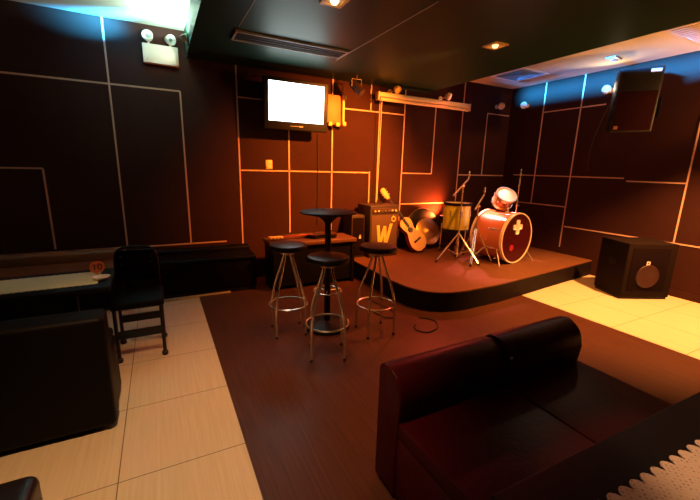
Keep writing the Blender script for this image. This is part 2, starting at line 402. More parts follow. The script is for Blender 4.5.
b = nbm(); lathe(b, [(0, -.0025), (.043, -.0025), (.044, 0), (.043, .0025), (0, .0025)], 32, (0, 0, .062), Rx(pi/2)); obj('disc', b, orange_c, t)
b = nbm(); box(b, (-.014, -.006, 0), (.014, .006, .022), .002); obj('holder', b, tan_m, t)
def text_mesh(s_, size, depth):
    c = bpy.data.curves.new('txt', 'FONT'); c.body = s_; c.size = size; c.extrude = depth; c.align_x = 'CENTER'; c.align_y = 'CENTER'
    o_ = bpy.data.objects.new('txt', c); col.objects.link(o_); bpy.context.view_layer.update()
    me = bpy.data.meshes.new_from_object(o_.evaluated_get(bpy.context.evaluated_depsgraph_get()))
    bpy.data.objects.remove(o_); b_ = nbm(); b_.from_mesh(me); return b_
b = text_mesh('10', .062, .0008); xf(b.verts, (0, -.0032, .062), Rx(pi/2)); obj('numerals', b, mat('dark print', (.10, .012, .01), .6), t, 0)

t = thing('sofa', 'black leather sofa in the left foreground seen from behind', 'sofa', (0, 0, 0))
b = nbm(); box(b, (-2.1, 2.21, .03), (-.335, 2.66, .40), .02); obj('base', b, blackleather, t)
b = nbm(); box(b, (-2.1, 2.20, .03), (-.325, 2.38, .69), .03, 4); obj('backrest', b, blackleather, t)
b = nbm(); box(b, (-2.08, 2.38, .39), (-.345, 2.68, .45), .025, 4); obj('seat_cushion', b, blackleather, t)
for x in (-2.0, -.42):
    for y in (2.26, 2.6):
        b = nbm(); lathe(b, [(0, 0), (.02, 0), (.022, .035), (0, .035)], 12, (x, y, 0)); obj('foot', b, blackplast, t)

t = thing('armchair', 'black leather chair in the bottom left corner, only its rounded corner in view', 'armchair', (0, 0, 0))
b = nbm(); box(b, (-1.0, 1.07, .03), (-.47, 1.50, .40), .035, 5); obj('seat', b, vinyl, t)
b = nbm(); box(b, (-1.0, .93, .03), (-.47, 1.08, .62), .04, 4); obj('backrest', b, vinyl, t)

# chair with studded back beside the table
t = thing('chair', 'black chair with round metal feet at the end of the table by the left wall', 'chair', (-.21, 3.20, 0))
b = nbm(); box(b, (-.19, -.19, .42), (.17, .20, .48), .02, 3); obj('seat', b, blackleather, t)
b = nbm()
tube(b, smooth_path([(-.16, .19, .46), (-.16, .21, .70), (-.13, .225, .80), (-.02, .23, .82), (.10, .225, .80), (.14, .21, .70), (.14, .19, .46)], 5), .013, 8)
br = obj('back_frame', b, blackmetal, t)
b = nbm(); box(b, (-.15, .195, .53), (.13, .225, .80), .012, 3); bk = obj('back_pad', b, blackleather, t)
for x, z in ((-.12, .75), (-.12, .69), (.10, .75), (.10, .69)):
    b = nbm(); lathe(b, [(0, 0), (.006, 0), (.004, .005), (0, .006)], 10, (x, .194, z), Rx(pi/2)); obj('stud', b, chrome, bk)
for x in (-.165, .145):
    for y in (-.165, .175):
        b = nbm(); tube(b, [(x, y, .03), (x, y, .43)], .013, 10); l = obj('leg', b, blackmetal, t)
        b = nbm(); lathe(b, [(0, 0), (.018, 0), (.024, .012), (.022, .03), (.013, .038), (0, .038)], 14, (x, y, 0)); obj('foot', b, rubber, l)
for y in (-.165, .175):
    b = nbm(); box(b, (-.165, y-.012, .19), (.145, y+.012, .25)); obj('stretcher', b, blackmetal, t)

# banquettes against the back wall
t = thing('banquette', 'brown leather wall bench behind the left table', 'bench', (0, 0, 0))
b = nbm(); box(b, (-1.95, 4.25, .03), (-.40, 4.82, .38), .015); obj('base', b, blackleather, t)
b = nbm(); box(b, (-1.95, 4.24, .37), (-.40, 4.66, .45), .03, 4); obj('seat_cushion', b, brownleather, t)
b = nbm(); box(b, (-1.95, 4.64, .40), (-.40, 4.82, .56), .04, 4); obj('backrest', b, brownleather, t)
t = thing('banquette', 'black wall bench with a thin bright kick strip left of the bar stools', 'bench', (0, 0, 0))
b = nbm(); box(b, (-.36, 4.33, .05), (.98, 4.82, .40), .015); obj('base', b, blackleather, t)
b = nbm(); box(b, (-.36, 4.31, .39), (.98, 4.66, .45), .025, 4); obj('seat_cushion', b, blackleather, t)
b = nbm(); box(b, (-.36, 4.66, .40), (.98, 4.815, .50), .03, 4); obj('backrest', b, blackleather, t)
b = nbm(); box(b, (-.30, 4.318, .005), (.66, 4.332, .022)); obj('kick_strip', b, grillo, t)
b = nbm(); box(b, (-.34, 4.34, .004), (.96, 4.80, .052)); obj('plinth', b, blackplast, t)

# console bench behind the stools with a guitar lying on it
t = thing('console_bench', 'low black bench with a brown top against the wall behind the bar stools', 'bench', (0, 0, ZF))
b = nbm(); box(b, (1.12, 4.12, .55), (2.26, 4.55, .60), .008); obj('top', b, mat('brown bench top', (.11, .045, .025), .4, var=.2), t)
for x in (1.14, 2.20):
    b = nbm(); box(b, (x, 4.14, 0), (x+.04, 4.53, .552)); obj('side_panel', b, blackwood, t)
b = nbm(); box(b, (1.16, 4.50, .0), (2.22, 4.53, .552)); obj('back_panel', b, blackwood, t)
b = nbm(); box(b, (1.16, 4.16, .05), (2.22, 4.18, .552)); obj('front_panel', b, blackwood, t)
def guitar_outline(L_, wb, wu, ww):
    pts = []
    key = [(0, 0), (.0, .35*wb), (.08, .8*wb), (.24, wb), (.42, .86*wb), (.60, ww), (.74, .92*wu), (.86, wu), (.96, .72*wu), (1.0, .3*wu), (1.0, 0)]
    side = smooth_path([(w_, t_*L_, 0) for t_, w_ in key], 5)
    R_ = [(p.x, p.y) for p in side]; Lf = [(-x, y) for x, y in reversed(R_)]
    return R_[:-1]+Lf[:-1]
def guitar(t, L_, wb, wu, ww, dep, topm, sidem, neck_l, acoustic=True):
    po = guitar_outline(L_, wb, wu, ww)
    b = nbm(); prism(b, po, -dep, 0); obj('body', b, sidem, t, 30)
    b = nbm(); prism(b, [(x*.985, L_/2+(y-L_/2)*.985) for x, y in po], 0.0, .004); top = obj('top_plate', b, topm, t, 30)
    if acoustic:
        b = nbm(); lathe(b, [(0, 0), (.046, 0), (.046, .0012), (0, .0012)], 28, (0, L_*.63, .004)); obj('sound_hole', b, blackplast, top)
    b = nbm(); box(b, (-.075, L_*.27, .004), (.075, L_*.27+.028, .012), .003); br_ = obj('bridge', b, blackwood, t)
    for k in (-1, 1):
        b = nbm(); lathe(b, [(0, 0), (.008, 0), (.006, .006), (0, .007)], 10, (k*.055, L_*.27+.014, .012)); obj('bridge_pin', b, blackplast, br_)
    b = nbm(); box(b, (-.024, L_*.80, -.012), (.024, L_+neck_l, .012), .006); nk = obj('neck', b, redwood, t)
    b = nbm(); box(b, (-.022, L_*.72, .012), (.022, L_+neck_l, .016)); fb = obj('fingerboard', b, blackwood, nk)
    hy = L_+neck_l
    b = nbm(); prism(b, [(-.024, hy), (.024, hy), (.038, hy+.04), (.040, hy+.17), (.015, hy+.185), (-.015, hy+.185), (-.040, hy+.17), (-.038, hy+.04)], -.016, .004); hd = obj('headstock', b, tan_m, t, 30)
    for k in range(3):
        for sx in (-1, 1):
            b = nbm(); tube(b, [(sx*.03, hy+.05+.045*k, -.006), (sx*.052, hy+.05+.045*k, -.006)], .004, 8)
            lathe(b, [(0, -.010), (.009, -.008), (.010, 0), (.009, .008), (0, .010)], 10, (sx*.056, hy+.05+.045*k, -.006)); obj('tuning_peg', b, chrome, hd)
    b = nbm()
    for k in range(6):
        x = -.017+.0068*k; tube(b, [(x*1.5, L_*.27+.014, .014), (x, hy, .019)], .0008, 4)
    obj('string', b, steel, t)
    return t
t = thing('electric_guitar', 'guitar lying on the black bench behind the left bar stool, maple headstock leftmost', 'guitar', (2.04, 4.36, .665), 0)
guitar(t, .40, .15, .12, .10, .04, mat('dark brown lacquer', (.05, .014, .01), .3), blackwood, .33, False)
t.rotation_euler = (0, radians(0), radians(93)); t.rotation_euler = Matrix.Rotation(radians(94), 3, 'Z').to_euler()
t.location.z = .652

# ------------------------------------------------------------------ amp, cabinet, guitar, cymbal, case
t = thing('guitar_amp', 'black guitar amplifier marked with a yellow W on the stage by the wall', 'amplifier', (2.865, 4.40, SZ), radians(2))
AW, AH, AD = .50, .76, .36
b = nbm(); box(b, (-.25, 0, 0), (.25, AD, AH), .012); obj('cabinet', b, tolex, t)
b = nbm(); box(b, (-.225, -.006, .03), (.225, .004, .62), .003); gr = obj('grille_cloth', b, mat('brown grille cloth', (.10, .055, .035), .8, bump=.4, bscale=300), t)
b = nbm(); box(b, (-.215, -.010, .645), (.215, .004, .715), .003); cp = obj('control_panel', b, mat('dark bronze panel', (.09, .05, .03), .4, .4), t)
for k in range(7):
    b = nbm(); lathe(b, [(0, 0), (.014, 0), (.012, .016), (0, .017)], 14, (-.18+.06*k, -.010, .68), Rx(pi/2)); obj('knob', b, cream_p if k in (0, 1, 5, 6) else steel, cp)
def stroke(b, p, q, wd, y0, y1):
    p, q = Vector((p[0], 0, p[1])), Vector((q[0], 0, q[1]))
    vs_ = [b.verts.new((x, y, z)) for y in (y0, y1) for x, z in ((p.x-wd, p.z), (p.x+wd, p.z), (q.x+wd, q.z), (q.x-wd, q.z))]
    a = vs_
    for f in ((0, 1, 2, 3), (7, 6, 5, 4), (0, 4, 5, 1), (1, 5, 6, 2), (2, 6, 7, 3), (3, 7, 4, 0)): b.faces.new([a[i] for i in f])
b = nbm()
for p, q in (((-.115, .475), (-.085, .20)), ((-.072, .20), (-.008, .43)), ((.0, .46), (.022, .20)), ((.032, .20), (.115, .49))): stroke(b, p, q, .024, -.010, -.006)
obj('letter_w', b, yellow_p, gr, 0)
b = nbm(); ring(b, (.15, -.009, .555), .034, .009, 20, 6, Rx(pi/2)); tube(b, [(.15, -.009, .588), (.142, -.009, .615)], .007, 6); obj('badge', b, yellow_p, gr)
b = nbm(); tube(b, smooth_path([(-.07, AD/2, AH-.004), (-.06, AD/2, AH+.02), (.06, AD/2, AH+.02), (.07, AD/2, AH-.004)], 5), .008, 6); obj('handle', b, rubber, t)

t = thing('speaker_cabinet', 'low black speaker box left of the amplifier beside the stage', 'speaker', (2.43, 4.50, SZ), 0)
b = nbm(); box(b, (-.05, 0, 0), (.16, .28, .62), .01); obj('cabinet', b, tolex, t)
b = nbm(); box(b, (-.035, -.006, .03), (.145, .004, .58), .003); obj('grille', b, cloth_b, t)
b = nbm(); box(b, (.07, -.009, .28), (.10, -.005, .31)); box(b, (.075, -.009, .32), (.095, -.005, .332)); obj('badge', b, white_p, t, 0)

# leaning acoustic guitar: local y runs up the neck, local z is the face
base = Vector((3.61, 4.40, SZ+.06)); tip = Vector((3.03, 4.77, 1.20)); up = (tip-base).normalized()
nrm = Vector((.05, -.95, .2)); nrm = (nrm-up*nrm.dot(up)).normalized(); xx = up.cross(nrm)
t = thing('acoustic_guitar', 'red sided guitar with a cream top leaning between the amplifier and the cymbal', 'guitar', base)
t.rotation_euler = Matrix((xx, up, nrm)).transposed().to_euler()
guitar(t, .58, .155, .115, .085, .085, spruce, redwood, .38)

t = thing('cymbal', 'bronze cymbal leaning on a black round case next to the guitar', 'cymbal', (3.845, 4.585, SZ+.30))
Rc = frame_rot((-.125, -.876, .45))
b = nbm(); lathe(b, [(.008, .026), (.03, .022), (.045, .010), (.11, .006), (.212, -.008), (.222, -.012), (.220, -.014), (.11, .003), (.045, .007), (.008, .023)], 48, (0, 0, 0), Rc); obj('plate', b, cymbal_m, t)
b = nbm(); lathe(b, [(0, .022), (.012, .022), (.012, .036), (0, .038)], 14, (0, 0, 0), Rc); obj('wing_nut', b, chrome, t)
t = thing('cymbal_case', 'black round case standing against the wall behind the cymbal', 'case', (3.83, 4.755, SZ+.33))
Rc = frame_rot((0, -1, .04))
b = nbm(); lathe(b, [(0, -.05), (.29, -.05), (.315, -.035), (.32, 0), (.315, .035), (.29, .05), (0, .05)], 44, (0, 0, 0), Rc); obj('shell', b, blackplast, t)
b = nbm(); ring(b, (0, 0, 0), .321, .005, 44, 6, Rc); obj('zip', b, steel, t)

# ------------------------------------------------------------------ drum kit
def drum(t, R, D, shell_m, head_f, n_lug, c, axis, hoop=None, back=True):
    """shell along axis from c (front head) backwards"""
    rot = frame_rot(axis)
    b = nbm(); lathe(b, [(R, -D), (R, 0)], 48, c, rot); obj('shell', b, shell_m, t)
    for z, hm in ((0, hoop), (-D, hoop)):
        b = nbm(); s_ = 1 if z == 0 else -1
        lathe(b, [(R-.004, z+.012*s_), (R+.014, z+.012*s_), (R+.014, z-.028*s_), (R+.002, z-.028*s_), (R-.004, z+.012*s_)], 48, c, rot); hp = obj('hoop', b, hm or hoopm, t)
        b = nbm(); lathe(b, [(0, z), (R-.002, z), (R-.002, z+.003*s_), (0, z+.003*s_)], 48, c, rot); obj('drum_head', b, head_f if z == 0 else whitehead, t)
    for k in range(n_lug):
        a = 2*pi*(k+.5)/n_lug; x, y = (R+.010)*cos(a), (R+.010)*sin(a)
        b = nbm(); tube(b, [(x, y, .008), (x, y, -D*.3)], .004, 6); v = tube(b, [(x*.995, y*.995, -D*.25), (x*.995, y*.995, -D*.45)], .012, 8)
        xf(b.verts, c, rot); obj('lug', b, chrome, t)
    return rot
BZ = SZ+.315
t = thing('bass_drum', 'large orange bass drum with a dark red front head marked by a white cross', 'bass drum', (4.40, 3.36, SZ), radians(6))
BR = .345; c0 = (0, 0, BR+.02)
rot = drum(t, BR, .50, redlac, drumhead, 8, c0, (0, -1, 0))
b = nbm()
for dx, dz, wd, hd in ((0, 0, .036, .10), (0, 0, .10, .036)): box(b, (.0+dx-wd, -.0065, hd*-1+dz), (dx+wd, -.0035, dz+hd), .012, 2)
xf(b.verts, (-.01, 0, BR+.02+.16)); obj('cross_mark', b, white_p, t)
b = nbm(); lathe(b, [(0, 0), (.045, 0), (.045, .003), (0, .003)], 24, (-.10, -.004, BR-.11), Rx(pi/2)); obj('port_ring', b, mat('deep red vinyl', (.30, .02, .03), .4), t)
for sx in (-1, 1):
    b = nbm(); tube(b, [(sx*.31, .08, .22), (sx*.40, -.05, .012)], .008, 8); lathe(b, [(0, -.012), (.012, -.012), (.012, .008), (0, .01)], 10, (sx*.40, -.05, .012)); obj('spur', b, chrome, t)
b = nbm(); tube(b, [(-.02, .16, 2*BR+.01), (-.02, .16, 2*BR+.05), (-.02, .17, 2*BR+.08)], .012, 8); box(b, (-.05, .13, 2*BR+.005), (.01, .19, 2*BR+.04), .005); obj('tom_mount', b, chrome, t)

t = thing('rack_tom', 'small tom drum tilted above the bass drum, pale in the stage light', 'tom drum', (4.385, 3.60, SZ+.95))
drum(t, .135, .16, redlac, whitehead, 6, (0, 0, 0), (-.25, -.62, .74), chrome)

t = thing('floor_tom', 'amber burst floor tom standing left of the bass drum', 'tom drum', (4.10, 4.25, SZ))
drum(t, .205, .42, sparkle, whitehead, 8, (0, 0, .78), (0, 0, 1), blackmetal)
for k in range(3):
    a = k*2.094+.5
    b = nbm(); tube(b, [(.22*cos(a), .22*sin(a), .46), (.22*cos(a), .22*sin(a), .02)], .007, 8); l = obj('leg', b, chrome, t)
    b = nbm(); lathe(b, [(0, 0), (.014, 0), (.014, .03), (0, .032)], 10, (.22*cos(a), .22*sin(a), 0)); obj('rubber_foot', b, rubber, l)

def cymbal_stand(loc, label, H_, a0, boom=None, spread=.30, zc=.30):
    t = thing('cymbal_stand', label, 'cymbal stand', loc, 0, 'chrome cymbal stands of the drum kit')
    b = nbm(); tube(b, [(0, 0, .06), (0, 0, H_*.6)], .012, 10); obj('lower_tube', b, chrome, t)
    b = nbm(); tube(b, [(0, 0, H_*.6-.02), (0, 0, H_)], .011, 10); obj('upper_tube', b, chrome, t)
    b = nbm(); lathe(b, [(0, -.02), (.018, -.02), (.018, .02), (0, .02)], 12, (0, 0, H_*.6)); tube(b, [(0, 0, H_*.6), (.04, -.02, H_*.6)], .006, 6); obj('clamp', b, chrome, t)
    b = nbm(); lathe(b, [(0, -.02), (.02, -.02), (.02, .02), (0, .02)], 12, (0, 0, zc)); obj('collar', b, chrome, t)
    for k in range(3):
        a = a0+k*2.094; ca, sa = cos(a), sin(a)
        b = nbm()
        for o in (-.010, .010):
            tube(b, [(.015*ca-o*sa, .015*sa+o*ca, zc), (spread*ca-o*sa, spread*sa+o*ca, .02)], .0065, 6)
            tube(b, [(.012*ca-o*sa, .012*sa+o*ca, .10), (spread*.55*ca-o*sa, spread*.55*sa+o*ca, zc*.45+.01)], .0055, 6)
        l = obj('leg', b, chrome, t)
        b = nbm(); lathe(b, [(0, 0), (.016, 0), (.018, .02), (.012, .034), (0, .034)], 10, (spread*ca, spread*sa, 0)); obj('rubber_foot', b, rubber, l)
    if boom:
        p, q, e = [Vector(v) for v in boom]
        b = nbm(); tube(b, [p, q], .013, 8); obj('boom_arm', b, chrome, t)
        b = nbm(); tube(b, [q, e], .006, 8); lathe(b, [(0, 0), (.016, .0), (.016, .03), (.006, .034), (.006, .05), (.012, .054), (.012, .07), (0, .072)], 12, q+(e-q)*.3); obj('cymbal_tilter', b, chrome, t)
        b = nbm(); lathe(b, [(0, -.022), (.016, -.022), (.018, 0), (.016, .022), (0, .022)], 12, (0, 0, H_), Ry(pi/2)); obj('tilter_joint', b, chrome, t)
    else:
        b = nbm(); lathe(b, [(.0, 0), (.006, 0), (.006, .02), (.018, .024), (.018, .05), (.007, .054), (.007, .09), (.014, .094), (.010, .11), (0, .112)], 12, (0, 0, H_-.06)); obj('cymbal_tilter', b, chrome, t)
    return t
cymbal_stand((3.72, 3.78, SZ), 'chrome boom stand without cymbal, leftmost of the drum stands', 1.07, radians(170), ((-.22, -.06, .94), (.15, .06, 1.16), (.17, .07, 1.27)), .33, .39)
cymbal_stand((3.895, 3.635, SZ), 'chrome boom stand just left of the bass drum', .80, radians(338), ((-.10, -.04, .76), (.13, .04, .95), (.14, .04, 1.06)), .27, .48)
cymbal_stand((4.93, 3.83, SZ), 'straight chrome cymbal stand rising behind the bass drum', 1.27, radians(30), None, .20, .22)
t = thing('stage_light', 'small black lamp on a short stand glowing red behind the drums', 'stage lamp', (4.20, 4.68, SZ))
b = nbm(); lathe(b, [(0, .0), (.05, 0), (.05, .01), (.012, .02), (.012, .46), (.05, .465), (.055, .53), (.048, .53), (0, .52)], 20); obj('housing', b, blackmetal, t)
b = nbm(); lathe(b, [(0, .524), (.046, .524), (.046, .528), (0, .529)], 20); obj('lens', b, bulb_r, t)

# ------------------------------------------------------------------ loudspeakers on the right
t = thing('floor_speaker', 'large black floor speaker with round woofer by the right wall', 'speaker', (4.94, 2.215, 0), atan2(-.24, .50))
SW, SD, SH = .615, .47, .70
b = nbm(); box(b, (0, 0, .03), (SW, SD, SH), .008); obj('cabinet', b, mat('black painted plywood', (.010, .005, .004), .8, spec=.1, bump=.2, bscale=120), t)
b = nbm(); box(b, (.06, -.008, .12), (SW-.09, .004, SH-.05), .004); g = obj('grille', b, cloth_b, t)
b = nbm(); lathe(b, [(.0, -.004), (.04, .0), (.10, .012), (.125, .014), (.14, .010), (.145, 0), (.14, -.004)], 36, (SW*.46, -.012, .30), Rx(pi/2)); obj('woofer', b, cone_m, t)
b = nbm(); box(b, (.245, -.013, .42), (.255, -.009, .485)); box(b, (.255, -.013, .475), (.285, -.009, .485)); box(b, (.255, -.013, .445), (.285, -.009, .455)); box(b, (.278, -.013, .42), (.288, -.009, .485))
obj('badge', b, white_p, t, 0)
b = nbm(); box(b, (.01, .02, 0), (SW-.01, SD-.02, .032)); obj('plinth', b, blackplast, t)
b = nbm(); box(b, (-.004, .16, .40), (.006, .28, .48), .003); obj('handle_plate', b, blackmetal, t)

t = thing('wall_speaker', 'black loudspeaker hung high on the right wall, tilted down', 'speaker', (5.13, 2.53, 2.37))
fd = Vector((-.80, -.58, -.14)); RT = frame_rot(fd)
def addr(b): xf(b.verts, (0, 0, 0), RT); return b
b = nbm(); box(b, (-.21, -.36, -.32), (.21, .36, 0), .012); obj('cabinet', addr(b), mat('black speaker paint', (.008, .006, .006), .5, bump=.2, bscale=150), t)
b = nbm(); box(b, (-.19, -.34, -.002), (.19, .10, .008), .003); obj('grille', addr(b), mat('dark red grille', (.02, .004, .004), .9, spec=.05, bump=.3, bscale=260), t)
b = nbm(); box(b, (-.19, .11, -.002), (.19, .34, .006), .003); obj('horn_panel', addr(b), blackplast, t)
b = nbm(); box(b, (.08, .30, .005), (.18, .335, .010)); obj('label_plate', addr(b), white_p, t, 0)
b = nbm(); box(b, (-.175, -.325, .007), (-.135, -.285, .011)); obj('logo_plate', addr(b), mat('dull bronze', (.3, .13, .06), .5), t, 0)
b = nbm(); tube(b, [RT @ Vector((.02, -.10, -.31)), Vector((.585, .10, -.02))], .022, 10); box(b, (.575, .0, -.14), (.599, .2, .10)); obj('wall_bracket', b, blackmetal, t)
t.location = (5.13, 2.53, 2.37)
o = obj('cable', None or (lambda b: (tube(b, smooth_path([(5.66, 3.06, 2.57), (5.70, 3.20, 2.3), (5.715, 3.30, 1.9), (5.715, 3.30, 1.55)], 6), .006, 6), b)[1])(nbm()), rubber)
tag(o, 'black cable hanging down the right wall below the round lamp', 'cable')

# ------------------------------------------------------------------ wall and ceiling fittings
t = thing('television', 'flat television with a bright blank screen on the back wall', 'television', (1.585, 4.52, 2.245))
TR = Rx(radians(4))
def tvb(lo, hi, bev=0.):
    b = nbm(); box(b, lo, hi, bev); xf(b.verts, (0, 0, 0), TR); return b
obj('casing', tvb((-.412, 0, -.305), (.418, .07, .285), .012), blackplast, t)
sc_ = obj('screen', tvb((-.355, -.004, -.205), (.355, .002, .240)), screen_m, t, 0)
b = nbm(); box(b, (-.08, -.003, -.258), (.02, .001, -.252)); box(b, (.03, -.003, -.262), (.085, .001, -.248)); xf(b.verts, (0, 0, 0), TR); obj('logo_print', b, mat('grey print', (.5, .5, .5), .5), t, 0)
b = nbm(); box(b, (-.12, .06, -.12), (.12, YB-4.52, .12), .01); obj('wall_mount', b, blackmetal, t)
b = nbm(); tube(b, [(-.52, .22, .33), (-.36, .05, .27)], .006, 6); obj('aerial', b, steel, t)

t = thing('wall_bracket', 'metal box in an orange-lit colour with bright bar on the wall right of the television', 'bracket', (2.20, YB, 2.26))
b = nbm(); box(b, (-.13, -.12, -.19), (.09, 0, .19), .006); obj('box', b, orange_lit, t)
b = nbm(); box(b, (.085, -.16, -.15), (.115, -.10, .14), .004); obj('bar', b, yellow_p, t)
for x, z in ((.12, .17), (.12, -.17), (-.09, -.185), (.02, -.185)):
    b = nbm(); box(b, (x-.025, -.155, z-.025), (x+.025, -.10, z+.025), .006); obj('bolt_block', b, yellow_p, t)

t = thing('projector_screen', 'rolled cream projector screen casing mounted high on the back wall', 'projector screen', (3.69, 4.66, 2.492))
b = nbm(); box(b, (-.86, -.045, -.002), (.84, .045, .058), .016, 4); obj('casing', b, cream_p, t)
b = nbm(); tube(b, [(-.83, -.01, -.030), (.81, -.01, -.030)], .022, 12); obj('roller_bar', b, cream_p, t)
for x in (-.87, .85):
    b = nbm(); box(b, (x-.012, -.05, -.05), (x+.012, .05, .062), .008); obj('end_cap', b, cream_p, t)
for x in (-.6, .6):
    b = nbm(); box(b, (x-.02, .04, .0), (x+.02, .168, .055)); obj('wall_mount', b, blackmetal, t)
b = nbm(); tube(b, [(-.80, -.01, -.05), (-.79, .02, -.8), (-.80, .02, -1.45)], .004, 6); obj('pull_cord', b, cream_p, t)

def wall_lamp(loc, d, label, mt, lens, wall):
    t = thing('spot_lamp', label, 'lamp', loc, 0, 'small round spot lamps around the stage')
    R_ = frame_rot(d)
    b = nbm(); lathe(b, [(0, -.055), (.03, -.052), (.05, -.03), (.056, 0), (.052, .025), (.044, .028), (.042, .015), (0, .012)], 24, (0, 0, 0), R_); obj('head', b, mt, t)
    b = nbm(); lathe(b, [(0, .016), (.041, .016), (.041, .020), (0, .024)], 20, (0, 0, 0), R_); obj('lens', b, lens, t)
    b = nbm(); tube(b, [(0, 0, .0), wall], .009, 8); w_ = Vector(wall); lathe(b, [(0, 0), (.035, 0), (.035, .012), (0, .012)], 16, w_, frame_rot(-w_)); obj('arm', b, mt, t)
dull = mat('lamp glass unlit', (.7, .5, .4), .2)
wall_lamp((3.12, 4.62, 2.607), (.1, -.8, -.6), 'round yellow spot lamp above the left end of the projector screen', yellow_p, yellow_p, (0, .20, 0))
wall_lamp((4.08, 4.62, 2.612), (.5, -.7, -.4), 'round spot lamp with a red lens above the right end of the projector screen', white_p, bulb_r, (0, .20, 0))
wall_lamp((5.36, 4.72, 2.61), (-.6, -.7, -.5), 'small white spot lamp on the back wall near the corner', white_p, dull, (0, .11, 0))
wall_lamp((5.64, 4.49, 2.62), (-.7, -.5, -.4), 'small orange tinted spot lamp on the right wall near the corner', cream_p, dull, (.09, 0, 0))
wall_lamp((5.62, 3.17, 2.65), (-.8, -.5, .2), 'round white lamp on the right wall beside the hanging loudspeaker', white_p, cream_p, (.11, 0, 0))

t = thing('stage_spotlight', 'dark stage spotlight hanging from the bulkhead right of the television', 'lamp', (2.37, 4.45, 2.56))
b = nbm(); lathe(b, [(0, -.11), (.04, -.10), (.055, -.05), (.055, .08), (.062, .10), (.05, .10), (0, .07)], 20, (0, 0, -.04), frame_rot((.5, -.5, -.7))); obj('can', b, mat('dark brown metal', (.012, .007, .006), .5), t)
b = nbm(); tube(b, [(-.07, 0, -.04), (-.07, 0, .06), (.07, 0, .06), (.07, 0, -.04)], .008, 6); tube(b, [(0, 0, .06), (0, 0, ZS-2.56)], .012, 8); obj('yoke', b, mat('brown metal strap', (.05, .02, .012), .5), t)

wall_lamp((5.62, 1.20, 1.90), (-.5, .6, .6), 'added round lamp on the right wall beyond the right picture edge, aimed at the ceiling', white_p, cream_p, (.11, 0, 0))  # unseen lamp added to go with the ceiling fill
t = thing('emergency_light', 'white emergency light box with two round lamp heads on the left of the back wall', 'emergency light', (.128, YB, 2.65))
b = nbm(); box(b, (-.172, -.07, -.098), (.172, 0, .092), .006); bxo = obj('battery_box', b, white_p, t)
b = nbm(); lathe(b, [(0, 0), (.008, 0), (.008, .003), (0, .003)], 10, (-.13, -.071, -.06), Rx(pi/2)); obj('indicator', b, steel, bxo)
for x, d in ((-.11, (-.15, -.9, .25)), (.10, (.5, -.8, -.2))):
    b = nbm(); tube(b, [(x, -.035, .09), (x, -.035, .13)], .012, 8); nk = obj('swivel', b, white_p, t)
    b = nbm(); lathe(b, [(0, -.05), (.03, -.048), (.048, -.01), (.055, .03), (.047, .032), (.03, .012), (0, .005)], 24, (x, -.04, .165), frame_rot(d)); obj('lamp_head', b, white_p, nk)
    b = nbm(); lathe(b, [(0, .005), (.02, .012), (.016, .022), (0, .025)], 16, (x, -.04, .165), frame_rot(d)); obj('reflector', b, steel, nk)
t = thing('uplight', 'small chrome spotlight with wires at the bulkhead edge beside the emergency light', 'lamp', (.345, 4.36, 2.74))
b = nbm(); lathe(b, [(0, -.04), (.025, -.036), (.034, 0), (.036, .03), (.03, .03), (0, .015)], 20, (0, 0, 0), frame_rot((-.5, -.2, .75))); obj('head', b, steel, t)
b = nbm(); tube(b, [(0, 0, -.02), (.035, 0, -.02)], .008, 6); box(b, (.022, -.03, -.06), (.035, .03, .03)); obj('mount', b, blackmetal, t)
b = nbm(); tube(b, smooth_path([(0, .0, -.03), (-.02, .06, -.10), (-.01, .12, -.16), (.03, .16, -.12)], 5), .004, 6); obj('wire', b, rubber, t)

t = thing('light_switch', 'yellow lit double light switch on the back wall below the television', 'light switch', (1.30, YB, 1.52))
b = nbm(); box(b, (-.043, -.01, -.058), (.043, 0, .058), .004); p = obj('plate', b, yellow_p, t)
for z in (-.026, .026):
    b = nbm(); box(b, (-.03, -.016, z-.021), (.03, -.009, z+.021), .003); obj('rocker', b, cream_p, p)

def downlight(x, y, label, bm_, a):
    t = thing('downlight', label, 'ceiling light', (x, y, ZS), 0, 'square recessed downlights in the bulkhead')
    b = nbm()
    for lo, hi in (((-.085, -.085), (.085, -.06)), ((-.085, .06), (.085, .085)), ((-.085, -.06), (-.06, .06)), ((.06, -.06), (.085, .06))): box(b, (lo[0], lo[1], -.012), (hi[0], hi[1], 0))
    obj('frame', b, tan_m, t)
    b = nbm(); lathe(b, [(0, -.03), (.018, -.026), (.028, -.012), (.03, 0), (0, 0)], 20); obj('bulb', b, bm_, t)
    b = nbm(); box(b, (-.06, -.06, -.004), (.06, .06, 0)); obj('reflector', b, cream_p, t)
downlight(1.22, 2.66, 'lit square downlight at the top of the dark ceiling above the bar stools', bulb_m, 0)
downlight(2.93, 2.73, 'square downlight in the dark ceiling above the stage front', mat('dim lamp glass lit', (1, .8, .5), .3, emit=(1, .5, .2), estr=3), 0)
t = thing('slot_diffuser', 'long black slot air vent in the dark ceiling above the television', 'air vent', (1.27, 3.75, ZS))
b = nbm()
for lo, hi in (((-.56, -.125), (.56, -.11)), ((-.56, .11), (.56, .125)), ((-.56, -.11), (-.545, .11)), ((.545, -.11), (.56, .11))): box(b, (*lo, -.02), (*hi, 0))
obj('frame', b, tr_m, t)
b = nbm(); box(b, (-.545, -.11, -.012), (.545, .11, 0)); obj('baffle', b, rubber, t)
for k in range(3):
    b = nbm(); box(b, (-.545, -.06+.06*k-.006, -.019), (.545, -.06+.06*k+.006, -.011)); obj('slat', b, rubber, t)

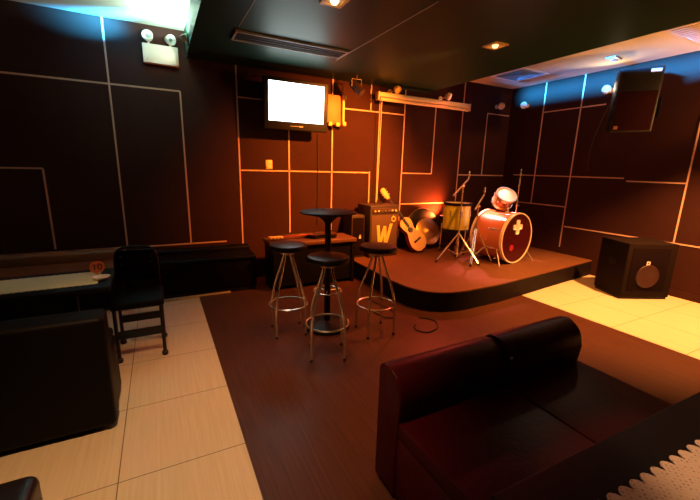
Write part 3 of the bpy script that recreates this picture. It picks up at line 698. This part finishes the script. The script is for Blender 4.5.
t = thing('ceiling_diffuser', 'square pale four-way air diffuser on the raised ceiling near the corner', 'air vent', (4.97, 4.10, ZC))
def sq(b, a, z0, c, z1):
    q = [(-1, -1), (1, -1), (1, 1), (-1, 1)]
    A = [b.verts.new((x*a, y*a, z0)) for x, y in q]; Bv = [b.verts.new((x*c, y*c, z1)) for x, y in q]
    for i in range(4): b.faces.new((A[i], A[(i+1) % 4], Bv[(i+1) % 4], Bv[i]))
b = nbm(); sq(b, .30, -.001, .30, -.010); sq(b, .30, -.010, .25, -.010); sq(b, .25, -.010, .25, -.003); obj('frame', b, white_p, t, 0)
b = nbm()
for a in (.24, .18, .12): sq(b, a, -.015, a-.055, -.004); sq(b, a, -.016, a, -.015)
obj('vane', b, bluewhite, t, 0)
b = nbm(); box(b, (-.06, -.06, -.014), (.06, .06, -.008)); obj('centre_plate', b, bluewhite, t, 0)
t = thing('return_grille', 'slatted air grille on the raised ceiling at the top right', 'air vent', (5.03, 1.98, ZC))
b = nbm()
for lo, hi in (((-.36, -.20), (.36, -.16)), ((-.36, .16), (.36, .20)), ((-.36, -.16), (-.32, .16)), ((.32, -.16), (.36, .16))): box(b, (*lo, -.010), (*hi, 0), .003)
obj('frame', b, grillo, t)
b = nbm(); box(b, (-.32, -.16, -.004), (.32, .16, 0)); obj('backing', b, mat('grille dark backing', (.03, .012, .01), .8), t)
for k in range(9):
    x = -.28+.07*k; b = nbm(); box(b, (x-.012, -.16, -.011), (x+.012, .16, -.008), 0, 3, Ry(radians(25))); obj('slat', b, grillo, t)
t = thing('twin_ceiling_light', 'small twin-lens light on the raised ceiling above the hanging loudspeaker', 'ceiling light', (5.24, 2.93, ZC), radians(10))
b = nbm(); box(b, (-.11, -.06, -.016), (.11, .06, 0), .004); obj('plate', b, white_p, t)
for x in (-.05, .05):
    b = nbm(); lathe(b, [(0, -.03), (.03, -.028), (.036, -.016), (0, -.016)], 18, (x, 0, 0)); obj('lens', b, mat('pink lamp glass', (.9, .6, .55), .2), t)

# fittings that carry the lights outside the frame
for x, y, lb in ((4.75, 1.2, 'round recessed lamp in the raised ceiling over the right tiles'), (-.1, 1.0, 'round recessed lamp in the raised ceiling over the left tiles')):
    t = thing('ceiling_lamp', lb, 'ceiling light', (x, y, ZC))
    b = nbm(); lathe(b, [(.07, 0), (.10, 0), (.10, -.012), (.075, -.016), (.07, 0)], 28); obj('rim', b, white_p, t)
    b = nbm(); lathe(b, [(0, -.010), (.068, -.006), (.07, 0), (0, 0)], 24); obj('lens', b, bulb_m, t)
t = thing('ceiling_lamp', 'added round recessed lamp in the dark bulkhead over the corner table', 'ceiling light', (1.75, .2, ZS))  # fitting added to go with the table fill
b = nbm(); lathe(b, [(.07, 0), (.10, 0), (.10, -.012), (.075, -.016), (.07, 0)], 28); obj('rim', b, white_p, t)
b = nbm(); lathe(b, [(0, -.010), (.068, -.006), (.07, 0), (0, 0)], 24); obj('lens', b, bulb_m, t)
t = thing('cove_strip', 'cool blue light strip along the right side of the dark bulkhead', 'light strip', (3.80, 3.3, 2.84))
b = nbm(); box(b, (0, -1.32, -.02), (.03, 1.32, .02)); obj('channel', b, steel, t)

# ------------------------------------------------------------------ cables on the floor
def cable(pts, r, label):
    b = nbm(); tube(b, smooth_path(pts, 8), r, 6); return tag(obj('cable', b, rubber), label, 'cable')
cable([(2.27, 2.76, .012), (2.33, 2.72, .012), (2.37, 2.62, .012), (2.28, 2.49, .012), (2.14, 2.45, .012), (2.07, 2.52, .012), (2.09, 2.60, .012), (2.13, 2.63, .014)], .006, 'thin black cable curled in a loop on the wood floor beside the stage corner')
cable([(2.05, 3.55, .012), (2.10, 3.2, .012), (2.12, 3.0, .012), (2.05, 2.88, .012), (1.95, 2.92, .012), (1.92, 3.1, .012)], .006, 'black cable on the wood floor behind the right bar stool')
b = nbm(); tube(b, [(1.985, 4.822, 1.95), (1.99, 4.822, 1.4), (1.985, 4.822, .7)], .007, 6)
tag(obj('cable', b, rubber), 'thin black cable running straight down the back wall below the television', 'cable')
